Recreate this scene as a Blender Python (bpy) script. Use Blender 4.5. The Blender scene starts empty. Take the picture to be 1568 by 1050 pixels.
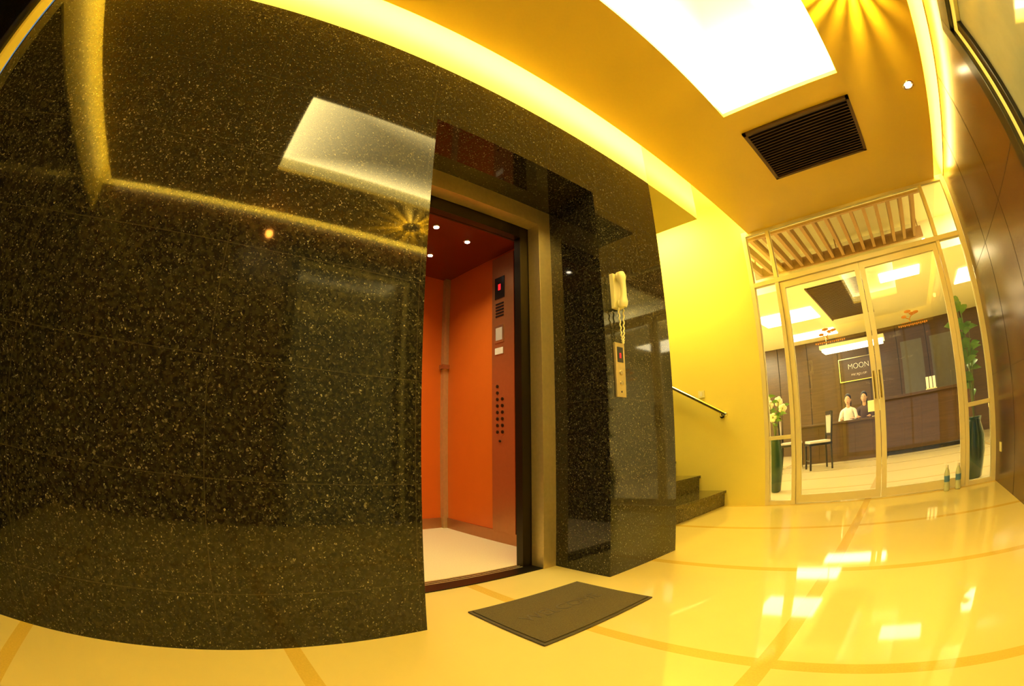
import bpy, math, random, bmesh
from mathutils import Vector, Matrix
random.seed(4)
scene=bpy.context.scene
scene.view_settings.view_transform='Standard'
scene.view_settings.look='None'
scene.view_settings.exposure=0.0

# ------------------------------------------------------------------ materials
def newmat(n):
    m=bpy.data.materials.new(n);m.use_nodes=True
    return m,m.node_tree,m.node_tree.nodes['Principled BSDF']
def N(nt,t,**k):
    n=nt.nodes.new(t)
    for a,b in k.items(): setattr(n,a,b)
    return n
def math_(nt,op,a,b=None,c=None):
    n=N(nt,'ShaderNodeMath',operation=op)
    for i,v in enumerate((a,b,c)):
        if v is None: continue
        if isinstance(v,(int,float)): n.inputs[i].default_value=v
        else: nt.links.new(v,n.inputs[i])
    return n.outputs[0]
def mixc(nt,f,a,b):
    n=N(nt,'ShaderNodeMix',data_type='RGBA')
    for s,v in ((0,f),(6,a),(7,b)):
        if isinstance(v,(int,float)): n.inputs[s].default_value=v
        elif isinstance(v,tuple): n.inputs[s].default_value=(*v,1) if len(v)==3 else v
        else: nt.links.new(v,n.inputs[s])
    return n.outputs[2]
def simple(n,col,rough=.5,metal=0,var=.06,scale=8,coat=0,spec=.5,bump=0):
    m,nt,b=newmat(n)
    pos=N(nt,'ShaderNodeNewGeometry').outputs['Position']
    no=N(nt,'ShaderNodeTexNoise');no.inputs['Scale'].default_value=scale;no.inputs['Detail'].default_value=4
    nt.links.new(pos,no.inputs['Vector'])
    d=tuple(c*(1-var*2) for c in col);e=tuple(min(1,c*(1+var)) for c in col)
    nt.links.new(mixc(nt,no.outputs[0],d,e),b.inputs['Base Color'])
    b.inputs['Roughness'].default_value=rough;b.inputs['Metallic'].default_value=metal
    b.inputs['Coat Weight'].default_value=coat;b.inputs['Specular IOR Level'].default_value=spec
    if bump:
        bp=N(nt,'ShaderNodeBump');bp.inputs['Strength'].default_value=bump;bp.inputs['Distance'].default_value=.002
        nt.links.new(no.outputs[0],bp.inputs['Height']);nt.links.new(bp.outputs[0],b.inputs['Normal'])
    return m
def emit(n,col,s):
    m,nt,b=newmat(n)
    b.inputs['Base Color'].default_value=(*col,1)
    b.inputs['Emission Color'].default_value=(*col,1);b.inputs['Emission Strength'].default_value=s
    return m
def granite(n,base=(.011,.010,.0060),speck=(.19,.172,.095),joints=True):
    m,nt,b=newmat(n);g=N(nt,'ShaderNodeNewGeometry').outputs['Position']
    nz=N(nt,'ShaderNodeTexNoise');nz.inputs['Scale'].default_value=70;nt.links.new(g,nz.inputs['Vector'])
    vm=N(nt,'ShaderNodeVectorMath',operation='MULTIPLY_ADD');nt.links.new(nz.outputs['Color'],vm.inputs[0])
    vm.inputs[1].default_value=(.02,.02,.02);nt.links.new(g,vm.inputs[2])
    def layer(scale,pick,thr,c0,c1,prev):
        v=N(nt,'ShaderNodeTexVoronoi');v.inputs['Scale'].default_value=scale;nt.links.new(vm.outputs[0],v.inputs['Vector'])
        sp=N(nt,'ShaderNodeSeparateColor');nt.links.new(v.outputs['Color'],sp.inputs[0])
        a=math_(nt,'LESS_THAN',sp.outputs[0],pick)
        t=math_(nt,'MULTIPLY',sp.outputs[1],thr)
        d=math_(nt,'LESS_THAN',v.outputs['Distance'],t)
        f=math_(nt,'MULTIPLY',a,d)
        cc=mixc(nt,sp.outputs[2],c0,c1)
        return mixc(nt,f,prev,cc)
    n2=N(nt,'ShaderNodeTexNoise');n2.inputs['Scale'].default_value=55;n2.inputs['Detail'].default_value=6;nt.links.new(g,n2.inputs['Vector'])
    rmp=N(nt,'ShaderNodeValToRGB');rmp.color_ramp.elements[0].position=.40;rmp.color_ramp.elements[1].position=.74
    rmp.color_ramp.elements[0].color=(*base,1);rmp.color_ramp.elements[1].color=(base[0]*3.6,base[1]*3.5,base[2]*3.0,1)
    nt.links.new(n2.outputs[0],rmp.inputs[0])
    dk=tuple(c*.2 for c in speck)
    c=layer(150,.5,.55,dk,tuple(x*.42 for x in speck),rmp.outputs[0])
    c=layer(92,.24,.46,tuple(x*.3 for x in speck),tuple(x*.95 for x in speck),c)
    c=layer(190,.08,.6,speck,tuple(min(1,x*1.9) for x in speck),c)
    if joints:
        s=N(nt,'ShaderNodeSeparateXYZ');nt.links.new(g,s.inputs[0])
        def line(o,off,per,w):
            a=math_(nt,'ADD',o,per*10-off+per/2);a=math_(nt,'MODULO',a,per);a=math_(nt,'SUBTRACT',a,per/2)
            return math_(nt,'LESS_THAN',math_(nt,'ABSOLUTE',a),w)
        l=math_(nt,'MAXIMUM',line(s.outputs[1],.03,.8,.0015),line(s.outputs[2],.22,.4,.0015))
        c=mixc(nt,math_(nt,'MULTIPLY',l,.7),c,(.070,.060,.03))
    nt.links.new(c,b.inputs['Base Color']);b.inputs['Roughness'].default_value=.045
    b.inputs['IOR'].default_value=1.52
    return m
def floor_mat(n,cream,strip,rough=.048):
    m,nt,b=newmat(n);g=N(nt,'ShaderNodeNewGeometry').outputs['Position']
    s=N(nt,'ShaderNodeSeparateXYZ');nt.links.new(g,s.inputs[0])
    def line(o,off,per,w):
        a=math_(nt,'ADD',o,per*20-off+per/2);a=math_(nt,'MODULO',a,per);a=math_(nt,'SUBTRACT',a,per/2)
        return math_(nt,'LESS_THAN',math_(nt,'ABSOLUTE',a),w)
    l=math_(nt,'MAXIMUM',line(s.outputs[0],-.40,2.14,.036),line(s.outputs[1],.29,1.08,.032))
    nz=N(nt,'ShaderNodeTexNoise');nz.inputs['Scale'].default_value=3.5;nz.inputs['Detail'].default_value=6;nt.links.new(g,nz.inputs['Vector'])
    nf=N(nt,'ShaderNodeTexNoise');nf.inputs['Scale'].default_value=120;nt.links.new(g,nf.inputs['Vector'])
    c=mixc(nt,nz.outputs[0],tuple(x*.92 for x in cream),cream)
    st=mixc(nt,nf.outputs[0],tuple(x*.85 for x in strip),tuple(x*1.12 for x in strip))
    c=mixc(nt,l,c,st)
    nt.links.new(c,b.inputs['Base Color']);b.inputs['Roughness'].default_value=rough;b.inputs['IOR'].default_value=1.6
    return m
def wood(n,c0,c1,rough=.2,axis=2,scale=1.0):
    m,nt,b=newmat(n);g=N(nt,'ShaderNodeNewGeometry').outputs['Position']
    mp=N(nt,'ShaderNodeMapping');nt.links.new(g,mp.inputs[0])
    sc=[18*scale]*3;sc[axis]=1.2*scale;mp.inputs['Scale'].default_value=sc
    no=N(nt,'ShaderNodeTexNoise');no.inputs['Scale'].default_value=1.6;no.inputs['Detail'].default_value=7;no.inputs['Distortion'].default_value=.6
    nt.links.new(mp.outputs[0],no.inputs['Vector'])
    nt.links.new(mixc(nt,no.outputs[0],c0,c1),b.inputs['Base Color']);b.inputs['Roughness'].default_value=rough
    return m
def glass(n,tint=(1,1,1)):
    m=bpy.data.materials.new(n);m.use_nodes=True;nt=m.node_tree;nt.nodes.clear()
    o=N(nt,'ShaderNodeOutputMaterial');t=N(nt,'ShaderNodeBsdfTransparent');t.inputs[0].default_value=(*tint,1)
    gl=N(nt,'ShaderNodeBsdfGlossy');gl.inputs['Roughness'].default_value=.01
    fr=N(nt,'ShaderNodeFresnel');fr.inputs['IOR'].default_value=1.5
    mx=N(nt,'ShaderNodeMixShader');nt.links.new(fr.outputs[0],mx.inputs[0]);nt.links.new(t.outputs[0],mx.inputs[1]);nt.links.new(gl.outputs[0],mx.inputs[2])
    nt.links.new(mx.outputs[0],o.inputs[0]);return m
def edge_lit_panel(n,cx,cy,hx,hy):
    # tray light: LED strips run round the perimeter, so the diffuser is brightest at its rim
    m,nt,b=newmat(n);g=N(nt,'ShaderNodeNewGeometry').outputs['Position'];s=N(nt,'ShaderNodeSeparateXYZ');nt.links.new(g,s.inputs[0])
    dx=math_(nt,'DIVIDE',math_(nt,'ABSOLUTE',math_(nt,'SUBTRACT',s.outputs[0],cx)),hx)
    dy=math_(nt,'DIVIDE',math_(nt,'ABSOLUTE',math_(nt,'SUBTRACT',s.outputs[1],cy)),hy)
    f=math_(nt,'MAXIMUM',dx,dy)
    st=math_(nt,'ADD',math_(nt,'MULTIPLY',math_(nt,'POWER',f,3.0),24.0),1.9)
    b.inputs['Base Color'].default_value=(.9,.85,.6,1);b.inputs['Emission Color'].default_value=(1,.76,.27,1)
    nt.links.new(st,b.inputs['Emission Strength']);return m

M=dict(
 granite=granite('granite_polished'),
 step=granite('granite_step',(.045,.038,.018),(.28,.23,.1),False),
 floor=floor_mat('floor_tile',(.92,.77,.25),(.80,.57,.10)),
 lobbyfloor=floor_mat('lobby_floor_tile',(.85,.72,.38),(.66,.5,.2)),
 wall=simple('yellow_paint',(.95,.82,.16),.55,var=.02,scale=3),
 cove=simple('cove_paint',(.97,.88,.32),.6,var=.02),
 ceil=simple('ceiling_paint',(.93,.67,.08),.45,var=.02,scale=2),
 white=simple('white_paint',(.93,.88,.56),.5,var=.02),
 frame=simple('aluminium_frame',(.90,.80,.42),.35,metal=.15,var=.03),
 steel=simple('brushed_steel',(.74,.60,.27),.36,metal=.6,var=.08,scale=40),
 chrome=simple('chrome',(.85,.8,.65),.12,metal=1,var=.02),
 darksteel=simple('dark_steel',(.045,.036,.018),.35,metal=.8),
 orange=simple('orange_laminate',(.76,.165,.012),.38,var=.04,scale=5),
 redceil=simple('cabin_ceiling_panel',(.17,.024,.007),.22,var=.04),
 carpet=simple('cabin_carpet',(1.0,.84,.50),.9,var=.12,scale=160,bump=.4),
 copsteel=simple('panel_steel',(.52,.25,.10),.34,metal=.75,var=.05,scale=30),
 black=simple('black_metal',(.012,.011,.010),.25,var=.1),
 doorpanel=simple('glass_painted_sheen',(.32,.34,.28),.06,var=.08,coat=1),  # grey base paints the reflected ceiling light into the dark glazing
 mat=simple('doormat_fibre',(.125,.10,.036),.95,var=.35,scale=260,bump=1),
 matedge=simple('doormat_rubber',(.08,.065,.028),.6),
 ivory=simple('ivory_plastic',(.93,.87,.42),.35,var=.02),
 btn=simple('button_steel',(.6,.5,.3),.25,metal=.9),
 wood=wood('dark_wood_panel',(.050,.019,.005),(.12,.048,.012),.22),
 lobbywood=wood('lobby_wood',(.040,.022,.010),(.115,.062,.026),.3,axis=0),
 greypanel=simple('grey_wall_panel',(.13,.12,.10),.3,var=.1),
 slat=wood('slat_wood',(.26,.14,.04),(.42,.25,.08),.5,axis=1),
 vent=simple('vent_bronze',(.11,.058,.018),.45,metal=.3),
 ventdark=simple('vent_void',(.012,.008,.004),.8),
 glass=glass('clear_glass'),
 leaf=simple('leaf_green',(.15,.33,.06),.35,var=.3,scale=14),
 stem=simple('stem_green',(.16,.2,.05),.6),
 petal=simple('flower_petal',(.9,.82,.7),.6),
 vase=simple('green_glaze',(.022,.06,.026),.12,var=.2),
 soil=simple('soil',(.03,.02,.01),.95),
 skin=simple('skin',(.70,.42,.26),.5,var=.03),
 hair=simple('black_hair',(.012,.009,.007),.4),
 shirt=simple('white_shirt',(.88,.84,.74),.7),
 jacket=simple('dark_jacket',(.09,.05,.04),.7),
 lip=simple('lips',(.45,.12,.09),.4),
 paper=simple('paper',(.94,.9,.74),.6),
 gold=simple('gold_decal',(.85,.36,.03),.4,var=.1),
 cushion=simple('chair_cushion',(.55,.50,.42),.7),
 blue=simple('bottle_label',(.10,.25,.5),.4),
 water=simple('bottle_tint',(.66,.72,.46),.08,coat=1),
 e_panel=edge_lit_panel('light_panel_diffuser',-.285,1.47,.485,1.15),
 e_cove=emit('cove_light_strip',(1,.72,.17),68),
 e_cab=emit('cabin_spot_lamp',(1,.85,.6),22),
 e_down=emit('downlight_lamp',(1,.8,.4),60),
 e_lobby=emit('lobby_light_panel',(1,.84,.46),8),
 e_lobby2=emit('lobby_hidden_fill',(1,.84,.46),28),
 e_red=emit('red_led',(1,.02,.03),.9),
 e_sign=emit('sign_letters',(1,.85,.55),.8),
 e_sconce=emit('sconce_lamp',(1,.35,.04),60),
 e_stair=emit('stair_fill_glow',(1,.79,.26),40),
)

# ------------------------------------------------------------------ builder
class Bld:
    def __init__(s,name): s.n=name;s.v=[];s.f=[];s.m=[];s.sm=[];s.mats=[]
    def mi(s,k):
        if k not in s.mats: s.mats.append(k)
        return s.mats.index(k)
    def add(s,vs,fs,k,smooth=False):
        o=len(s.v);s.v+= [tuple(v) for v in vs];i=s.mi(k)
        for f in fs: s.f.append([o+a for a in f]);s.m.append(i);s.sm.append(smooth)
        return s
    def box(s,x0,x1,y0,y1,z0,z1,k,rot=None):
        vs=[Vector((x,y,z)) for z in (z0,z1) for y in (y0,y1) for x in (x0,x1)]
        if rot is not None:
            c=Vector(((x0+x1)/2,(y0+y1)/2,(z0+z1)/2));vs=[c+rot@(v-c) for v in vs]
        return s.add(vs,[(0,2,3,1),(4,5,7,6),(0,1,5,4),(2,6,7,3),(0,4,6,2),(1,3,7,5)],k)
    def tube(s,pts,r,k,n=12,smooth=True):
        pts=[Vector(p) for p in pts];rs=r if isinstance(r,(list,tuple)) else [r]*len(pts)
        vs=[];fs=[];up=None
        for i,p in enumerate(pts):
            t=(pts[min(i+1,len(pts)-1)]-pts[max(i-1,0)]).normalized()
            if up is None:
                up=Vector((0,0,1)) if abs(t.z)<.9 else Vector((1,0,0))
            a=t.cross(up).normalized();b=a.cross(t).normalized();up=b
            for j in range(n):
                q=2*math.pi*j/n;vs.append(p+(a*math.cos(q)+b*math.sin(q))*rs[i])
        for i in range(len(pts)-1):
            for j in range(n):
                j2=(j+1)%n;fs.append((i*n+j,i*n+j2,(i+1)*n+j2,(i+1)*n+j))
        s.add(vs,fs,k,smooth)
        s.add(vs[:n],[tuple(range(n))[::-1]],k);s.add(vs[-n:],[tuple(range(n))],k)
        return s
    def lathe(s,prof,c,k,n=24,axis='z',smooth=True):
        vs=[];fs=[]
        for r,h in prof:
            for j in range(n):
                q=2*math.pi*j/n;a,b=r*math.cos(q),r*math.sin(q)
                vs.append((c[0]+a,c[1]+b,c[2]+h) if axis=='z' else (c[0]+h,c[1]+a,c[2]+b) if axis=='x' else (c[0]+a,c[1]+h,c[2]+b))
        for i in range(len(prof)-1):
            for j in range(n):
                j2=(j+1)%n;fs.append((i*n+j,i*n+j2,(i+1)*n+j2,(i+1)*n+j))
        s.add(vs,fs,k,smooth);s.add(vs[:n],[tuple(range(n))[::-1]],k);s.add(vs[-n:],[tuple(range(n))],k);return s
    def ell(s,c,r,k,rot=None,n=14):
        vs=[];fs=[];c=Vector(c)
        for i in range(n+1):
            th=math.pi*i/n
            for j in range(n):
                q=2*math.pi*j/n;v=Vector((r[0]*math.sin(th)*math.cos(q),r[1]*math.sin(th)*math.sin(q),r[2]*math.cos(th)))
                vs.append(c+(rot@v if rot is not None else v))
        for i in range(n):
            for j in range(n):
                j2=(j+1)%n;fs.append((i*n+j,(i+1)*n+j,(i+1)*n+j2,i*n+j2))
        return s.add(vs,fs,k,True)
    def done(s,bevel=0,parent=None,origin=True):
        me=bpy.data.meshes.new(s.n);vs=[Vector(v) for v in s.v]
        if origin:
            mn=Vector([min(v[i] for v in vs) for i in range(3)]);mx=Vector([max(v[i] for v in vs) for i in range(3)])
            o=Vector(((mn.x+mx.x)/2,(mn.y+mx.y)/2,mn.z))
        else: o=Vector((0,0,0))
        me.from_pydata([v-o for v in vs],[],s.f)
        for k in s.mats: me.materials.append(M[k])
        me.polygons.foreach_set('material_index',s.m);me.polygons.foreach_set('use_smooth',s.sm)
        bm=bmesh.new();bm.from_mesh(me)
        bmesh.ops.recalc_face_normals(bm,faces=bm.faces);bm.to_mesh(me);bm.free()
        ob=bpy.data.objects.new(s.n,me);scene.collection.objects.link(ob);ob.location=o
        if bevel:
            b=ob.modifiers.new('bevel','BEVEL');b.width=bevel;b.segments=2;b.limit_method='ANGLE';b.angle_limit=math.radians(50)
        if parent: ob.parent=parent
        return ob

# ------------------------------------------------------------------ key dimensions (metres)
GX=-1.568; FX=-1.986; YL,YR,YC=.855,2.003,2.729; ZH,ZG,ZC=2.31,2.71,2.914; L=4.648; RX=1.058; BY=-1.47; TOP=3.4

# shell
Bld('floor').box(-4.6,1.3,BY-.15,L+.05,-.1,0,'floor').done(origin=False)
Bld('floor_lobby').box(-6,5,L+.05,13,-.1,0,'lobbyfloor').done(origin=False)
w=Bld('wall_elevator')
w.box(FX,GX,BY,YL,0,ZG,'granite');w.box(FX,GX,YR,YC,0,ZG,'granite');w.box(FX,GX,YL,YR,ZH,ZG,'granite')
w.box(-3.9,FX,2.32,YC,0,ZG,'granite')
# the cladding leans back very slightly (about half a degree)
w.v=[(x-(.010*(z-1.2) if abs(x-GX)<1e-6 else 0),y,z) for x,y,z in w.v]
w.done(origin=False)
w=Bld('wall_upper_left');w.box(GX-.16,GX-.018,BY,YC,ZG,TOP,'cove')
w.box(-3.9,GX-.018,YC,3.56,ZG,TOP,'wall');w.done(origin=False)
w=Bld('wall_far');w.box(-4.6,-1.55,L,L+.12,0,TOP,'wall');w.box(-1.55,RX+.25,L,L+.12,2.945,TOP,'wall');w.done(origin=False)
Bld('wall_stairwell').box(-4.75,-4.6,YC,L+.12,0,TOP,'wall').done(origin=False)
w=Bld('wall_right')
w.box(RX,RX+.15,2.2,L,0,TOP,'wood')
w.box(RX,RX+.15,BY,2.2,2.64,TOP,'wood');w.box(RX,RX+.15,BY,.75,0,2.64,'wood')
w.box(RX-.006,RX-.0,2.2,L,ZC-.0,TOP,'cove')
for y in (2.98,3.80): w.box(RX-.002,RX,y-.003,y+.003,0,2.9,'black')
for z in (.95,1.9): w.box(RX-.002,RX,2.2,L,z-.003,z+.003,'black')
w.box(RX-.006,RX,BY,2.2,ZC,TOP,'cove')
w.done(origin=False)
w=Bld('wall_entrance');w.box(GX,GX+.08,BY-.1,BY,0,TOP,'wall');w.box(GX+.08,RX,BY-.1,BY,2.6,TOP,'wall');w.box(.98,RX+.15,BY-.1,BY,0,2.6,'wood');w.done(origin=False)
w=Bld('window_1')
for x in (GX+.08,-.65,.20,.93): w.box(x,x+.05,BY-.08,BY-.02,0,2.6,'black')
for z in (0,1.05,2.55): w.box(GX+.08,.98,BY-.08,BY-.02,z,z+.05,'black')
w.box(GX+.13,.93,BY-.055,BY-.045,.05,2.55,'glass');w.done(origin=False)

# ceiling with coffer
c=Bld('ceiling')
T=.03
CX0,CX1,CY0,CY1=-.77,.20,.33,2.62
EL,ER,EB=-1.462,.932,-1.35
c.box(EL,CX0,EB,L,ZC,ZC+T,'ceil');c.box(CX1,ER,EB,L,ZC,ZC+T,'ceil')
c.box(CX0,CX1,EB,CY0,ZC,ZC+T,'ceil');c.box(CX0,CX1,CY1,L,ZC,ZC+T,'ceil')
for a in ((CX0-.02,CX0,CY0,CY1),(CX1,CX1+.02,CY0,CY1),(CX0,CX1,CY0-.02,CY0),(CX0,CX1,CY1,CY1+.02)): c.box(*a,ZC+T,ZC+.13,'white')
c.box(-4.6,RX+.15,BY-.1,L+.1,TOP,TOP+.1,'cove')
c.done(origin=False)
Bld('ceiling_light_panel').box(CX0-.02,CX1+.02,CY0-.02,CY1+.02,ZC+.13,ZC+.15,'e_panel').done()
s=Bld('cove_light')
s.box(EL-.002,EL+.02,EB,L-.05,ZC+.045,ZC+.075,'e_cove')
s.box(ER-.02,ER+.002,EB,L-.05,ZC+.045,ZC+.075,'e_cove')
s.box(EL+.05,ER-.05,EB-.002,EB+.02,ZC+.045,ZC+.075,'e_cove').done()

# vent grille
v=Bld('ceiling_vent')
x0,x1,y0,y1=-.745,.21,2.885,3.69
v.box(x0,x1,y0,y1,ZC-.004,ZC-.001,'ventdark')
for a in ((x0,x1,y0,y0+.03),(x0,x1,y1-.03,y1),(x0,x0+.03,y0,y1),(x1-.03,x1,y0,y1)): v.box(*a,ZC-.022,ZC-.002,'vent')
n=19
for i in range(n):
    y=y0+.045+(y1-y0-.09)*i/(n-1)
    v.box(x0+.03,x1-.03,y-.012,y+.012,ZC-.018,ZC-.012,'vent',Matrix.Rotation(math.radians(30),3,'X'))
v.done()
d=Bld('downlight');d.lathe([(.055,0),(.055,-.008),(.04,-.008),(.038,-.002)],(.76,3.0,ZC),'chrome');d.lathe([(.03,-.010),(.03,-.004)],(.76,3.0,ZC),'e_down');d.done()
d=Bld('wall_lamp');d.box(RX-.03,RX,.45,.51,2.66,2.74,'black');d.lathe([(.012,0),(.035,.02),(.035,.06),(.01,.07)],(RX-.055,.48,2.66),'e_sconce');d.tube([(RX-.02,.48,2.70),(RX-.055,.48,2.715)],.006,'black');d.done()
# added out-of-view crystal lamp; the ceiling streaks are patterned into its light nodes
d=Bld('added_streak_lamp');LX,LY=.57,1.84
d.lathe([(.09,0),(.09,-.012),(.07,-.016)],(LX,LY,ZC),'chrome')
for i in range(16):
    a=2*math.pi*i/16;d.ell((LX+.085*math.cos(a),LY+.085*math.sin(a),ZC-.06),(.010,.010,.018),'glass',n=6)
    d.tube([(LX+.085*math.cos(a),LY+.085*math.sin(a),ZC-.01),(LX+.085*math.cos(a),LY+.085*math.sin(a),ZC-.045)],.0015,'chrome',5)
do=d.done()
ld=bpy.data.lights.new('streak_light','POINT');ld.energy=85;ld.shadow_soft_size=.012;ld.use_nodes=True;nt=ld.node_tree
em=nt.nodes['Emission'];em.inputs[0].default_value=(1,.62,.07,1)
tcn=N(nt,'ShaderNodeTexCoord');sx=N(nt,'ShaderNodeSeparateXYZ');nt.links.new(tcn.outputs['Normal'],sx.inputs[0])
an=math_(nt,'ARCTAN2',sx.outputs[1],sx.outputs[0])
w1=math_(nt,'POWER',math_(nt,'ABSOLUTE',math_(nt,'SINE',math_(nt,'MULTIPLY',an,8.0))),1.8)
w2=math_(nt,'ADD',math_(nt,'MULTIPLY',math_(nt,'SINE',math_(nt,'MULTIPLY',an,5.0)),.35),.65)
upm=math_(nt,'GREATER_THAN',sx.outputs[2],.02)
nt.links.new(math_(nt,'MULTIPLY',math_(nt,'MULTIPLY',w1,w2),upm),em.inputs[1])
lo=bpy.data.objects.new('streak_emitter',ld);scene.collection.objects.link(lo);lo.parent=do;lo.location=(0,0,-.04)

# black framed glazed opening on right wall
d=Bld('window_3')
d.box(RX-.03,RX+.12,2.09,2.2,0,2.64,'black');d.box(RX-.03,RX+.12,.75,.86,0,2.64,'black');d.box(RX-.03,RX+.12,.86,2.09,2.53,2.64,'black')
d.box(RX+.0,RX+.05,2.04,2.09,0.02,2.53,'ivory');d.box(RX+.0,RX+.05,.86,2.04,2.48,2.53,'ivory')
d.box(RX-.0,RX+.04,1.97,2.04,0.02,2.48,'black')
d.box(RX+.03,RX+.06,.86,1.99,0.0,2.5,'doorpanel')
d.tube([(RX+.03,1.05,.9),(RX-.04,1.05,.9),(RX-.04,1.05,1.3),(RX+.03,1.05,1.3)],.012,'chrome')
d.done(.004,origin=False)

# ------------------------------------------------------------------ elevator
e=Bld('elevator_door_frame')
e.box(FX-.10,FX+.006,1.897,YR,0,ZH,'steel');e.box(FX-.10,FX+.006,YL,.961,0,ZH,'steel');e.box(FX-.10,FX+.006,.961,1.897,2.195,ZH,'steel')
e.box(FX-.105,FX+.0,.961,1.897,-.0,.006,'darksteel')
e.box(FX-.165,FX-.105,1.83,2.0,0,2.25,'darksteel');e.box(FX-.165,FX-.105,.86,.98,0,2.25,'darksteel')
e.box(FX-.165,FX-.105,.98,1.83,2.12,2.25,'darksteel')
e.box(FX-.165,FX-.105,.98,1.83,0,.006,'steel')
for x in (FX-.12,FX-.145): e.box(x-.004,x+.004,.98,1.83,.006,.008,'black')
e.done(.002)
CXf,CXb,CYl,CYr,CZ=-2.17,-3.56,.62,2.19,2.31
e=Bld('elevator_cabin')
e.box(CXb,CXf+.015,CYl,CYr,0,.006,'carpet')
e.box(CXb-.03,CXf,CYl-.03,CYr+.03,CZ,CZ+.04,'redceil')
e.box(CXb-.03,CXb,CYl,CYr,0,CZ,'orange')
e.box(CXb,CXf,CYr,CYr+.03,0,CZ,'orange');e.box(CXb,CXf,CYl-.03,CYl,0,CZ,'darksteel')
e.box(CXf,CXf+.015,1.86,CYr,0,CZ,'orange');e.box(CXf,CXf+.015,CYl,.98,0,CZ,'darksteel');e.box(CXf,CXf+.015,.98,1.86,2.12,CZ,'darksteel')
e.box(CXb,CXb+.012,CYl,CYr,.006,.10,'copsteel');e.box(CXb,CXf,CYr-.012,CYr,.006,.10,'copsteel')
e.box(CXb,CXb+.05,CYr-.05,CYr,.0,CZ,'steel')
for y in (1.85,1.5,1.12): e.box(CXb,CXb+.004,y-.004,y+.004,.1,CZ,'darksteel')
e.box(CXb+.0,CXb+.07,CYr-.07,CYr,1.45,1.49,'btn')
e.box(-2.83,-2.56,CYr-.022,CYr,.10,CZ-.03,'copsteel')
e.box(-2.838,-2.83,CYr-.014,CYr,.10,CZ-.03,'darksteel');e.box(-2.56,-2.552,CYr-.014,CYr,.10,CZ-.03,'darksteel')
e.box(-2.79,-2.67,CYr-.026,CYr-.02,1.92,2.10,'black');e.box(-2.745,-2.715,CYr-.028,CYr-.024,1.99,2.04,'e_red')
for k in range(5): e.box(-2.78,-2.68,CYr-.026,CYr-.02,1.77+.025*k,1.782+.025*k,'black')
e.box(-2.79,-2.68,CYr-.026,CYr-.02,1.56,1.70,'btn');e.box(-2.785,-2.685,CYr-.028,CYr-.02,1.47,1.52,'paper')
e.box(-2.775,-2.695,CYr-.028,CYr-.025,1.58,1.68,'cushion')
for k in range(8):
    for x in (-2.76,-2.70):
        if x<-2.73 or k>1: e.lathe([(.013,-.028),(.013,-.02)],(x,CYr,1.22-.05*k),'darksteel',14,'y')
e.lathe([(.010,-.03),(.010,-.02)],(-2.73,CYr,.80),'black',12,'y')
cabspots=((-2.62,1.49),(-2.70,1.82),(-3.10,1.72),(-3.10,1.30),(-2.65,1.10),(-3.10,.90))
for (x,y) in cabspots:
    e.lathe([(.032,0),(.032,-.006),(.022,-.006)],(x,y,CZ),'chrome',16);e.lathe([(.02,-.009),(.02,-.002)],(x,y,CZ),'e_cab',16)
eo=e.done()
for i,(x,y) in enumerate(cabspots):
    ld=bpy.data.lights.new('cabin_lamp','SPOT');ld.energy=18;ld.color=(1,.82,.48);ld.spot_size=math.radians(120);ld.spot_blend=.9;ld.shadow_soft_size=.03
    lo=bpy.data.objects.new('spot_lamp_%d'%(i+1),ld);scene.collection.objects.link(lo);lo.parent=eo;lo.location=Vector((x,y,CZ-.02))-eo.location
Bld('elevator_shaft_wall').box(-3.75,-3.65,.3,2.32,0,2.6,'ventdark').box(-3.65,FX,.42,.5,0,2.6,'ventdark').box(-3.65,FX,.5,2.32,2.5,2.6,'ventdark').done(origin=False)

# ------------------------------------------------------------------ intercom phone + call panel
p=Bld('intercom_phone')
p.box(GX-.006,GX+.022,2.085,2.155,1.55,1.765,'ivory')
pts=[]
for i in range(13):
    t=i/12;z=1.555+.21*t;pts.append((GX+.052+.016*math.sin(math.pi*t),2.12,z))
p.tube(pts,[.026,.030,.029,.022,.019,.018,.018,.018,.019,.022,.029,.030,.026],'ivory',14)
p.ell((GX+.045,2.12,1.575),(.02,.034,.03),'ivory');p.ell((GX+.045,2.12,1.745),(.02,.034,.03),'ivory')
cord=[]
for i in range(65):
    t=i/64;z=1.55-.21*math.sin(math.pi*t);cord.append((GX+.035+.003*math.sin(i*1.6),2.10+.05*t+.003*math.cos(i*1.6),z))
p.tube(cord,.0048,'ivory',8)
p.done(.006)
p=Bld('elevator_call_panel')
p.box(GX-.002,GX+.012,2.075,2.165,1.03,1.345,'steel');p.box(GX+.011,GX+.014,2.092,2.148,1.23,1.32,'black');p.box(GX+.013,GX+.016,2.112,2.126,1.255,1.285,'e_red')
for z in (1.17,1.11): p.lathe([(.016,.011),(.016,.016),(.011,.018)],(GX,2.12,z),'btn',16,'x')
p.lathe([(.006,.011),(.006,.014)],(GX,2.12,1.06),'black',10,'x')
p.done(.002)

# doormat
m=Bld('doormat');m.box(-1.64,-1.15,1.11,1.82,.001,.008,'matedge');m.box(-1.625,-1.165,1.125,1.805,.008,.013,'mat')
m.done(.003)
tc=bpy.data.curves.new('doormat_lettering','FONT');tc.body='WELCOME';tc.size=.10;tc.align_x='CENTER';tc.align_y='CENTER';tc.extrude=.0004
to=bpy.data.objects.new('lettering',tc);scene.collection.objects.link(to);tc.materials.append(M['matedge'])
to.parent=bpy.data.objects['doormat'];to.location=(0,0,.0125);to.rotation_euler=(0,0,math.radians(90))

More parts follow.
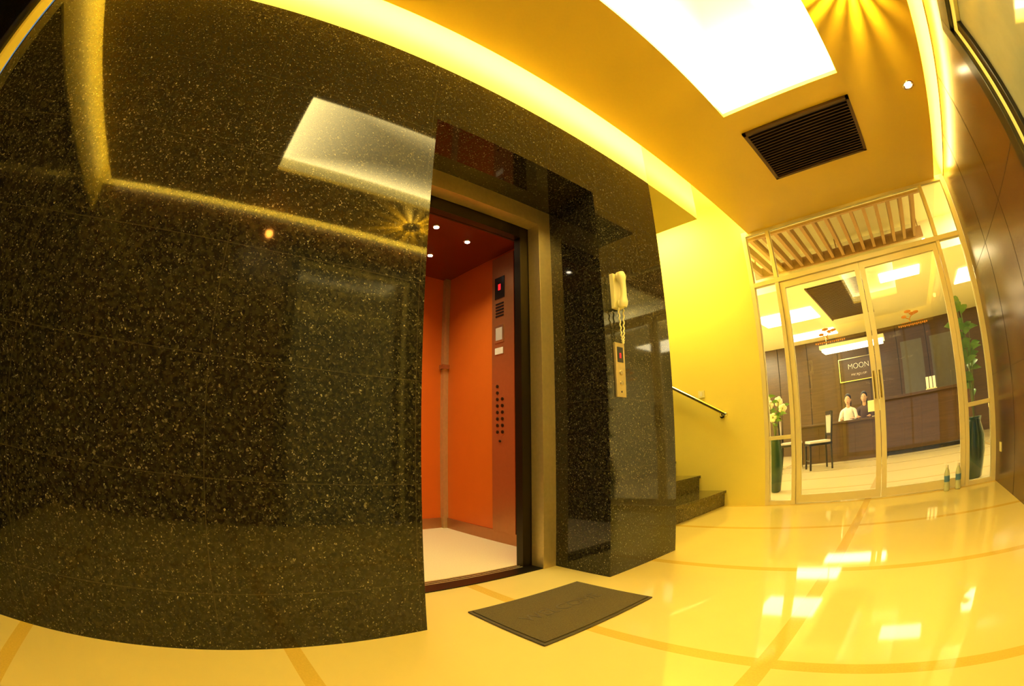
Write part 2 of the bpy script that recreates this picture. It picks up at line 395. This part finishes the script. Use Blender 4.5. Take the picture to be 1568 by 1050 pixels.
# ------------------------------------------------------------------ staircase, rail, switch
s=Bld('staircase')
X=-2.03
for i in range(8):
    x=X-.32*i
    s.box(max(-4.59,x-.32),x,YC+.002,L-.001,0 if i==0 else .17*i-.02,.17*(i+1)-.025,'step')
    s.box(max(-4.59,x-.34),x+.02,YC+.002,L-.001,.17*(i+1)-.028,.17*(i+1),'step')
    if i: s.box(-4.59,x,YC+.002,L-.001,0,.17*i,'step')
s.done(.003,origin=False)
r=Bld('stair_handrail')
a=Vector((-1.97,L-.07,.99));b=Vector((-4.4,L-.07,.99+2.43*.545))
r.tube([a,b],.021,'chrome',14);r.ell(a,(.024,.024,.024),'chrome')
for t in (.03,.38,.72):
    q=a.lerp(b,t);r.tube([q,q+Vector((0,.02,-.05)),q+Vector((0,.068,-.05))],.008,'chrome',8);r.lathe([(.03,0),(.03,-.006)],(q.x,L,q.z-.05),'chrome',14,'y')
r.done()
q=Bld('light_switch');q.box(-2.33,-2.25,L-.01,L,1.20,1.28,'ivory');q.box(-2.305,-2.275,L-.014,L-.009,1.215,1.265,'paper');q.done(.002)
q=Bld('wall_socket');q.box(RX-.008,RX,4.36,4.44,.28,.36,'ivory');q.box(RX-.011,RX-.007,4.385,4.415,.30,.34,'paper');q.done(.002)
Bld('stair_fill_panel').box(-3.1,-2.3,3.8,4.3,TOP-.05,TOP-.002,'e_stair').done()  # added glowing panel, out of view, to brighten the stair wall

# ------------------------------------------------------------------ glass wall and doors
g=Bld('window_2')
Y0,Y1=L-.0,L+.07
def fr(x0,x1,z0,z1): g.box(x0,x1,Y0,Y1,z0,z1,'frame')
fr(-1.55,-1.50,0,2.945);fr(1.0,RX,0,2.945);fr(-1.50,1.0,2.885,2.945)
fr(-1.50,1.0,2.285,2.335)
fr(-1.25,-1.205,0,2.285);fr(.695,.74,0,2.285);fr(-1.25,-1.205,2.335,2.885);fr(.695,.74,2.335,2.885)
fr(-1.50,-1.25,.67,.71);fr(.74,1.0,.71,.75);fr(-1.50,-1.25,0,.04);fr(.74,1.0,0,.04)
for a in ((-1.50,-1.25,.04,.67),(-1.50,-1.25,.71,2.285),(.74,1.0,.04,.71),(.74,1.0,.75,2.285),(-1.5,-1.25,2.335,2.885),(-1.205,.695,2.335,2.885),(.74,1.0,2.335,2.885)):
    g.box(a[0],a[1],L+.03,L+.036,a[2],a[3],'glass')
g.done(.003,origin=False)
def leaf(name,x0,x1,hs):
    d=Bld(name)
    for a in ((x0,x0+.055,.01,2.275),(x1-.055,x1,.01,2.275),(x0+.055,x1-.055,.01,.09),(x0+.055,x1-.055,2.21,2.275)): d.box(a[0],a[1],L+.012,L+.058,a[2],a[3],'frame')
    d.box(x0+.055,x1-.055,L+.032,L+.038,.09,2.21,'glass')
    hx=x1-.028 if hs>0 else x0+.028
    d.tube([(hx,L+.012,.95),(hx,L-.035,.95),(hx,L-.035,1.20),(hx,L+.012,1.20)],.010,'chrome')
    cx=(x0+x1)/2-.0;z=1.62;y=L+.030
    d.tube([(cx-.02,y,z-.03),(cx-.035,y,z),(cx-.005,y,z+.03),(cx-.03,y,z+.06)],[.007,.006,.005,.004],'gold',6)
    d.tube([(cx-.005,y,z+.03),(cx+.05,y,z+.045)],.004,'gold',6);d.tube([(cx-.035,y,z),(cx-.08,y,z+.02)],.004,'gold',6)
    for ex,ez,rx in ((-.04,.075,.04),(.05,.055,.035),(-.09,.03,.03),(.0,.05,.025)): d.ell((cx+ex,y,z+ez),(rx,.002,.014),'gold',n=8)
    for k in range(-7,8): d.box(cx+k*.023-.007,cx+k*.023+.007,y-.001,y+.001,z-.065+(.004 if k%2 else 0),z-.045,'gold')
    for k in (-1,1): d.box(cx+k*.09-.04,cx+k*.09+.04,y-.001,y+.001,z-.03,z-.026,'gold')
    d.done(.002,origin=False)
leaf('door_1',-1.200,-.262,1);leaf('door_2',-.254,.690,-1)

def bottle(x,y):
    b=Bld('water_bottle');b.lathe([(.001,0),(.030,.001),(.032,.01),(.032,.06),(.030,.075),(.032,.09),(.032,.15),(.024,.185),(.013,.205),(.013,.222)],(x,y,0),'water',20)
    b.lathe([(.0325,.085),(.0325,.14)],(x,y,0),'blue',20);b.lathe([(.015,.212),(.015,.232),(.013,.234)],(x,y,0),'paper',16);b.done()
bottle(.47,4.56);bottle(.60,4.57)

# ------------------------------------------------------------------ lobby
w=Bld('wall_lobby_back');w.box(-6,5,12.5,12.6,0,3.5,'lobbywood')
for i in range(12): w.box(-5.4+.9*i-.008,-5.4+.9*i+.008,12.492,12.5,0,2.95,'ventdark')
w.box(.1,.75,12.47,12.5,1.0,2.5,'greypanel');w.box(1.0,1.9,12.47,12.5,1.0,2.5,'greypanel')
w.done(origin=False)
Bld('wall_lobby_left').box(-6.1,-6,L+.12,12.6,0,3.5,'white').done(origin=False)
Bld('wall_lobby_right').box(3.4,3.5,L+.12,12.6,0,3.5,'white').done(origin=False)
w=Bld('wall_lobby_front');w.box(RX+.15,3.5,L,L+.12,0,3.5,'wood');w.box(-6,-4.6,L,L+.12,0,3.5,'white');w.box(-4.6,RX+.15,L,L+.12,TOP,3.5,'white');w.done(origin=False)
c=Bld('ceiling_lobby');c.box(-6,3.5,7.2,12.6,2.95,3.05,'white');c.box(-6,3.5,L+.12,7.2,3.45,3.55,'white');c.box(-6,3.5,7.14,7.2,2.95,3.45,'white')
c.done(origin=False)
s=Bld('ceiling_slats')
for i in range(16):
    x=-2.1+.185*i;s.box(x,x+.05,5.45,6.95,3.18,3.30,'slat')
for y in (5.4,6.95): s.box(-2.2,.85,y,y+.05,3.16,3.32,'slat')
for y in (5.45,6.9):
    for x in (-2.15,-.7,.78): s.box(x,x+.02,y,y+.02,3.3,3.45,'slat')
s.done()
p=Bld('lobby_light_panel');
for a in ((-2.9,-1.65,8.6,9.6),(-.1,.7,7.6,8.1),(-2.9,-1.6,11,11.8),(1.6,2.6,8.5,9.5)):
    p.box(*a,2.93,2.948,'e_lobby')
p.done()
Bld('lobby_hidden_fill').box(-3.6,-2.6,5.2,6.8,3.42,3.448,'e_lobby2').box(1.6,2.6,5.2,6.8,3.42,3.448,'e_lobby2').box(-5.2,-4.2,8,11,2.92,2.948,'e_lobby2').done()  # hidden glowing panels added to raise the lobby light
v=Bld('lobby_ceiling_vent');v.box(-1.45,-.45,7.4,10.2,2.94,2.949,'ventdark')
for i in range(34): v.box(-1.43,-.47,7.44+.08*i,7.47+.08*i,2.925,2.94,'vent')
for x in (-1.47,-.45): v.box(x,x+.03,7.38,10.22,2.925,2.949,'vent')
v.done()
r=Bld('reception_desk')
r.box(-2.3,-.42,9.4,9.44,0,.74,'lobbywood');r.box(-2.34,-.42,9.34,9.88,.74,.78,'lobbywood')
r.box(-2.3,-2.26,9.44,9.86,0,.74,'lobbywood')
for i in range(1,5): r.box(-2.3+.4*i-.004,-2.3+.4*i+.004,9.393,9.4,.06,.7,'vent')
r.done(.004)
r=Bld('reception_counter')
r.box(-.40,1.6,9.4,9.48,0,1.05,'lobbywood');r.box(-.42,1.65,9.32,9.62,1.05,1.10,'lobbywood');r.box(-.40,-.34,9.48,10.0,0,1.05,'lobbywood');r.box(-.34,1.6,9.48,9.95,.72,.76,'lobbywood')
for i in range(1,5): r.box(-.4+.4*i-.005,-.4+.4*i+.005,9.392,9.4,.08,1.0,'vent')
r.box(-.4,1.6,9.38,9.4,0,.08,'black')
r.done(.004)
s=Bld('counter_canopy_light');s.box(-1.9,-.35,10.6,11.1,2.36,2.42,'e_lobby');s.box(-1.95,-.3,10.55,11.15,2.42,2.5,'white')
for x in (-1.8,-.5): s.tube([(x,10.85,2.5),(x,10.85,2.95)],.01,'chrome')
s.done()
s=Bld('back_wall_sign');s.box(-1.75,-.65,12.44,12.49,1.75,2.35,'lobbywood')
for a in ((-1.78,-.62,2.33,2.35),(-1.78,-.62,1.75,1.77),(-1.78,-1.76,1.77,2.33),(-.64,-.62,1.77,2.33)): s.box(a[0],a[1],12.42,12.49,a[2],a[3],'chrome')
so=s.done(origin=False)
for body,size,z in (('MOON',.20,2.12),('reception',.12,1.92)):
    tc=bpy.data.curves.new('sign_text','FONT');tc.body=body;tc.size=size;tc.align_x='CENTER';tc.align_y='CENTER';tc.extrude=.004;tc.offset=-.006
    to=bpy.data.objects.new('letters',tc);scene.collection.objects.link(to);tc.materials.append(M['e_sign']);to.location=(-1.2,12.42,z);to.rotation_euler=(math.pi/2,0,0);to.parent=so
s=Bld('back_cabinet');s.box(-.4,2.6,12.0,12.46,0,.95,'lobbywood');s.box(-.45,2.65,11.97,12.46,.95,.99,'lobbywood')
for i in range(6): s.box(-.38+.5*i,.08+.5*i,11.985,12.0,.08,.9,'lobbywood');s.box(.02+.5*i,.04+.5*i,11.97,11.985,.5,.62,'chrome')
s.done()
q=Bld('desk_monitor');q.box(-.80,-.46,9.62,9.64,.88,1.10,'ivory');q.box(-.65,-.61,9.64,9.67,.79,.92,'ivory');q.box(-.72,-.54,9.58,9.72,.781,.793,'ivory');q.done(.004)
q=Bld('brochure_stand');q.box(.55,.80,9.4,9.52,1.10,1.12,'ivory')
for k in range(3): q.box(.56+.08*k,.62+.08*k,9.43,9.44,1.12,1.34,'paper',Matrix.Rotation(math.radians(-12),3,'X'))
q.done()
def chair(x,y,rot):
    b=Bld('lobby_chair');R=Matrix.Rotation(rot,3,'Z')
    for sx in (-.2,.2): b.box(sx-.018,sx+.018,-.22,-.185,0,.43,'black')
    for sx in (-.2,.2): b.tube([(sx,.22,0),(sx,.2,.43),(sx,.24,.98)],.019,'black',8)
    b.box(-.23,.23,-.23,.22,.42,.46,'black');b.box(-.215,.215,-.215,.19,.46,.50,'cushion')
    b.box(-.2,.2,.215,.24,.90,.99,'black');b.box(-.2,.2,.205,.225,.56,.61,'black')
    for k in range(5): b.box(-.15+.075*k-.014,-.15+.075*k+.014,.21,.228,.6,.92,'cushion')
    b.box(-.2,.2,-.21,-.19,.15,.18,'black')
    b.v=[tuple(R@Vector(v)+Vector((x,y,0))) for v in b.v];b.done(.004)
chair(-1.68,8.25,math.radians(-65));chair(-2.35,8.75,math.radians(100));chair(-2.9,7.9,math.radians(80))
def plant(x,y,h0,hmax,nl,name,seed,vs=1.0,ls=1.0,flower=False):
    random.seed(seed)
    b=Bld(name)
    b.lathe([(.07*vs,0),(.10*vs,.02),(.135*vs,h0*.45),(.13*vs,h0*.7),(.085*vs,h0*.92),(.10*vs,h0),(.085*vs,h0-.02)],(x,y,0),'vase',24)
    b.lathe([(.08*vs,h0-.03),(.02,h0-.02)],(x,y,0),'soil',16)
    for i in range(nl):
        a=random.uniform(0,6.28);lean=random.uniform(.03,.15);top=random.uniform(h0+.25,hmax)
        d=Vector((math.cos(a),math.sin(a)*.6,0))
        P0=Vector((x,y,h0-.03));P1=P0+d*lean*.4+Vector((0,0,(top-h0)*.6));P2=P0+d*lean+Vector((0,0,top-h0))
        b.tube([P0,P1,P2],[.007,.005,.004],'stem',6)
        if flower: 
            for k in range(5):
                q=2*math.pi*k/5;b.ell(P2+Vector((.03*math.cos(q),.01,.03*math.sin(q))),(.028,.01,.028),'petal',n=8)
        for base,k in ((P1,.8),(P2,1),(P1.lerp(P2,.5),.9)):
            a2=random.uniform(0,6.28);ld=Vector((math.cos(a2)*.8,math.sin(a2)*.45,random.uniform(.3,1.0))).normalized()
            sd=ld.cross(Vector((0,1,0))).normalized();ln=random.uniform(.18,.30)*k*ls;wd=.042*k*ls
            vsx=[];fs=[]
            for t,wv in ((0,.15),(.25,.8),(.5,1),(.75,.7),(1,.05)):
                c=base+ld*ln*t+Vector((0,0,-.10*t*t*ln/.2));vsx+= [c-sd*wd*wv,c+Vector((0,.006,-.004)),c+sd*wd*wv]
            for r_ in range(4):
                o=r_*3;fs+=[(o,o+1,o+4,o+3),(o+1,o+2,o+5,o+4)]
            b.add(vsx,fs,'leaf',True)
    return b.done()
plant(.86,5.02,.60,1.80,10,'potted_plant',3)
plant(-1.72,5.6,.70,1.25,8,'potted_plant',5,.7,.6,True)

# ------------------------------------------------------------------ people (seated receptionists)
def person(x,y,cloth,long_hair,seed):
    emp=bpy.data.objects.new('receptionist',None);scene.collection.objects.link(emp);emp.location=(x,y,0)
    seat=.47
    V=[(0,0,seat+.10),(0,0,seat+.28),(0,-.02,seat+.44),(0,-.01,seat+.54),(0,-.02,seat+.60)]
    Rr=[(.15,.11),(.125,.09),(.15,.10),(.075,.06),(.05,.05)]
    E=[(0,1),(1,2),(2,3),(3,4)]
    for sx in (-1,1):
        o=len(V)
        V+=[(sx*.155,-.01,seat+.50),(sx*.22,-.06,seat+.26),(sx*.14,-.27,seat+.34)];Rr+=[(.058,.058),(.046,.046),(.032,.032)]
        E+=[(3,o),(o,o+1),(o+1,o+2)]
        o=len(V)
        V+=[(sx*.10,-.06,seat+.07),(sx*.11,-.34,seat+.06),(sx*.11,-.26,.12),(sx*.11,-.36,.05)];Rr+=[(.085,.085),(.06,.06),(.042,.042),(.035,.03)]
        E+=[(0,o),(o,o+1),(o+1,o+2),(o+2,o+3)]
    me=bpy.data.meshes.new('body');me.from_pydata(V,E,[]);me.materials.append(M[cloth])
    ob=bpy.data.objects.new('clothed_body',me);scene.collection.objects.link(ob);ob.parent=emp
    sk=ob.modifiers.new('skin','SKIN')
    if not me.skin_vertices:
        bm=bmesh.new();bm.from_mesh(me);bm.verts.layers.skin.verify();bm.to_mesh(me);bm.free()
    for i,q in enumerate(me.skin_vertices[0].data): q.radius=Rr[i];q.use_root=(i==0)
    sb=ob.modifiers.new('sub','SUBSURF');sb.levels=1;sb.render_levels=2
    sk.use_smooth_shade=True
    h=Bld('head');hc=Vector((0,-.035,seat+.735))
    h.tube([(0,-.015,seat+.55),(0,-.02,seat+.66)],[.05,.046],'skin',14)
    h.ell(hc,(.072,.088,.108),'skin',n=18);h.ell(hc+Vector((0,-.03,-.06)),(.048,.05,.045),'skin')
    h.ell(hc+Vector((0,.022,.03)),(.084,.092,.108),'hair',n=18)
    if long_hair: h.ell(hc+Vector((0,.055,-.07)),(.08,.045,.13),'hair')
    for sx in (-1,1):
        h.ell(hc+Vector((sx*.028,-.080,.005)),(.012,.008,.007),'paper',n=8);h.ell(hc+Vector((sx*.028,-.086,.005)),(.005,.004,.006),'hair',n=8)
        h.box(hc.x+sx*.028-.014,hc.x+sx*.028+.014,hc.y-.089,hc.y-.082,hc.z+.020,hc.z+.024,'hair')
        h.ell(hc+Vector((sx*.074,0,0)),(.008,.018,.028),'skin',n=8)
    h.ell(hc+Vector((0,-.092,-.018)),(.010,.014,.020),'skin',n=8);h.ell(hc+Vector((0,-.082,-.055)),(.022,.008,.007),'lip',n=8)
    ho=h.done(origin=False);ho.parent=emp
    for sx in (-1,1):
        hd=Bld('hand');c=Vector((sx*.13,-.30,seat+.345))
        hd.tube([(sx*.14,-.265,seat+.34),c,c+Vector((0,-.05,0))],[.024,.032,.030],'skin',10)
        for k in range(4):
            fx=c.x+(-.027+.018*k);l=(.055,.068,.064,.05)[k]
            hd.tube([(fx,c.y-.045,c.z),(fx,c.y-.045-l*.55,c.z+.004),(fx,c.y-.045-l,c.z-.012)],[.009,.0085,.007],'skin',8)
        hd.tube([(c.x-sx*.022,c.y-.005,c.z),(c.x-sx*.05,c.y-.03,c.z-.002),(c.x-sx*.055,c.y-.055,c.z-.008)],[.011,.010,.008],'skin',8)
        q=hd.done(origin=False);q.parent=emp
    st=Bld('seat');st.lathe([(.19,seat-.06),(.2,seat-.03),(.19,seat)],(0,0,0),'black');st.tube([(0,0,.03),(0,0,seat-.05)],.025,'chrome');st.lathe([(.22,0),(.22,.02),(.03,.04)],(0,0,0),'chrome')
    q=st.done(origin=False);q.parent=emp
person(-1.32,10.24,'shirt',True,1);person(-.93,10.26,'jacket',True,2)

# ------------------------------------------------------------------ world
wd=bpy.data.worlds.new('World');scene.world=wd;wd.use_nodes=True
bg=wd.node_tree.nodes['Background'];bg.inputs[0].default_value=(.25,.42,.60,1);bg.inputs[1].default_value=.6

# ------------------------------------------------------------------ camera (equisolid fisheye lens)
cd=bpy.data.cameras.new('camera');cam=bpy.data.objects.new('camera',cd);scene.collection.objects.link(cam)
cd.type='PANO';cd.sensor_fit='HORIZONTAL';cd.sensor_width=36;cd.sensor_height=36*1371/2048
cc=cd.cycles if hasattr(cd,'cycles') and hasattr(cd.cycles,'panorama_type') else cd
cc.panorama_type='FISHEYE_EQUISOLID';cc.fisheye_lens=704.9106/1568*36;cc.fisheye_fov=math.radians(220)
ya,pi_,ro=.8726,.2192,-.0071
F=Vector((-math.sin(ya)*math.cos(pi_),math.cos(ya)*math.cos(pi_),math.sin(pi_)));R=Vector((math.cos(ya),math.sin(ya),0));U=R.cross(F)
R2=R*math.cos(ro)+U*math.sin(ro);U2=U*math.cos(ro)-R*math.sin(ro)
mt=Matrix((R2,U2,-F)).transposed().to_4x4();mt.translation=Vector((0,0,.78));cam.matrix_world=mt
cd.clip_start=.01
scene.camera=cam
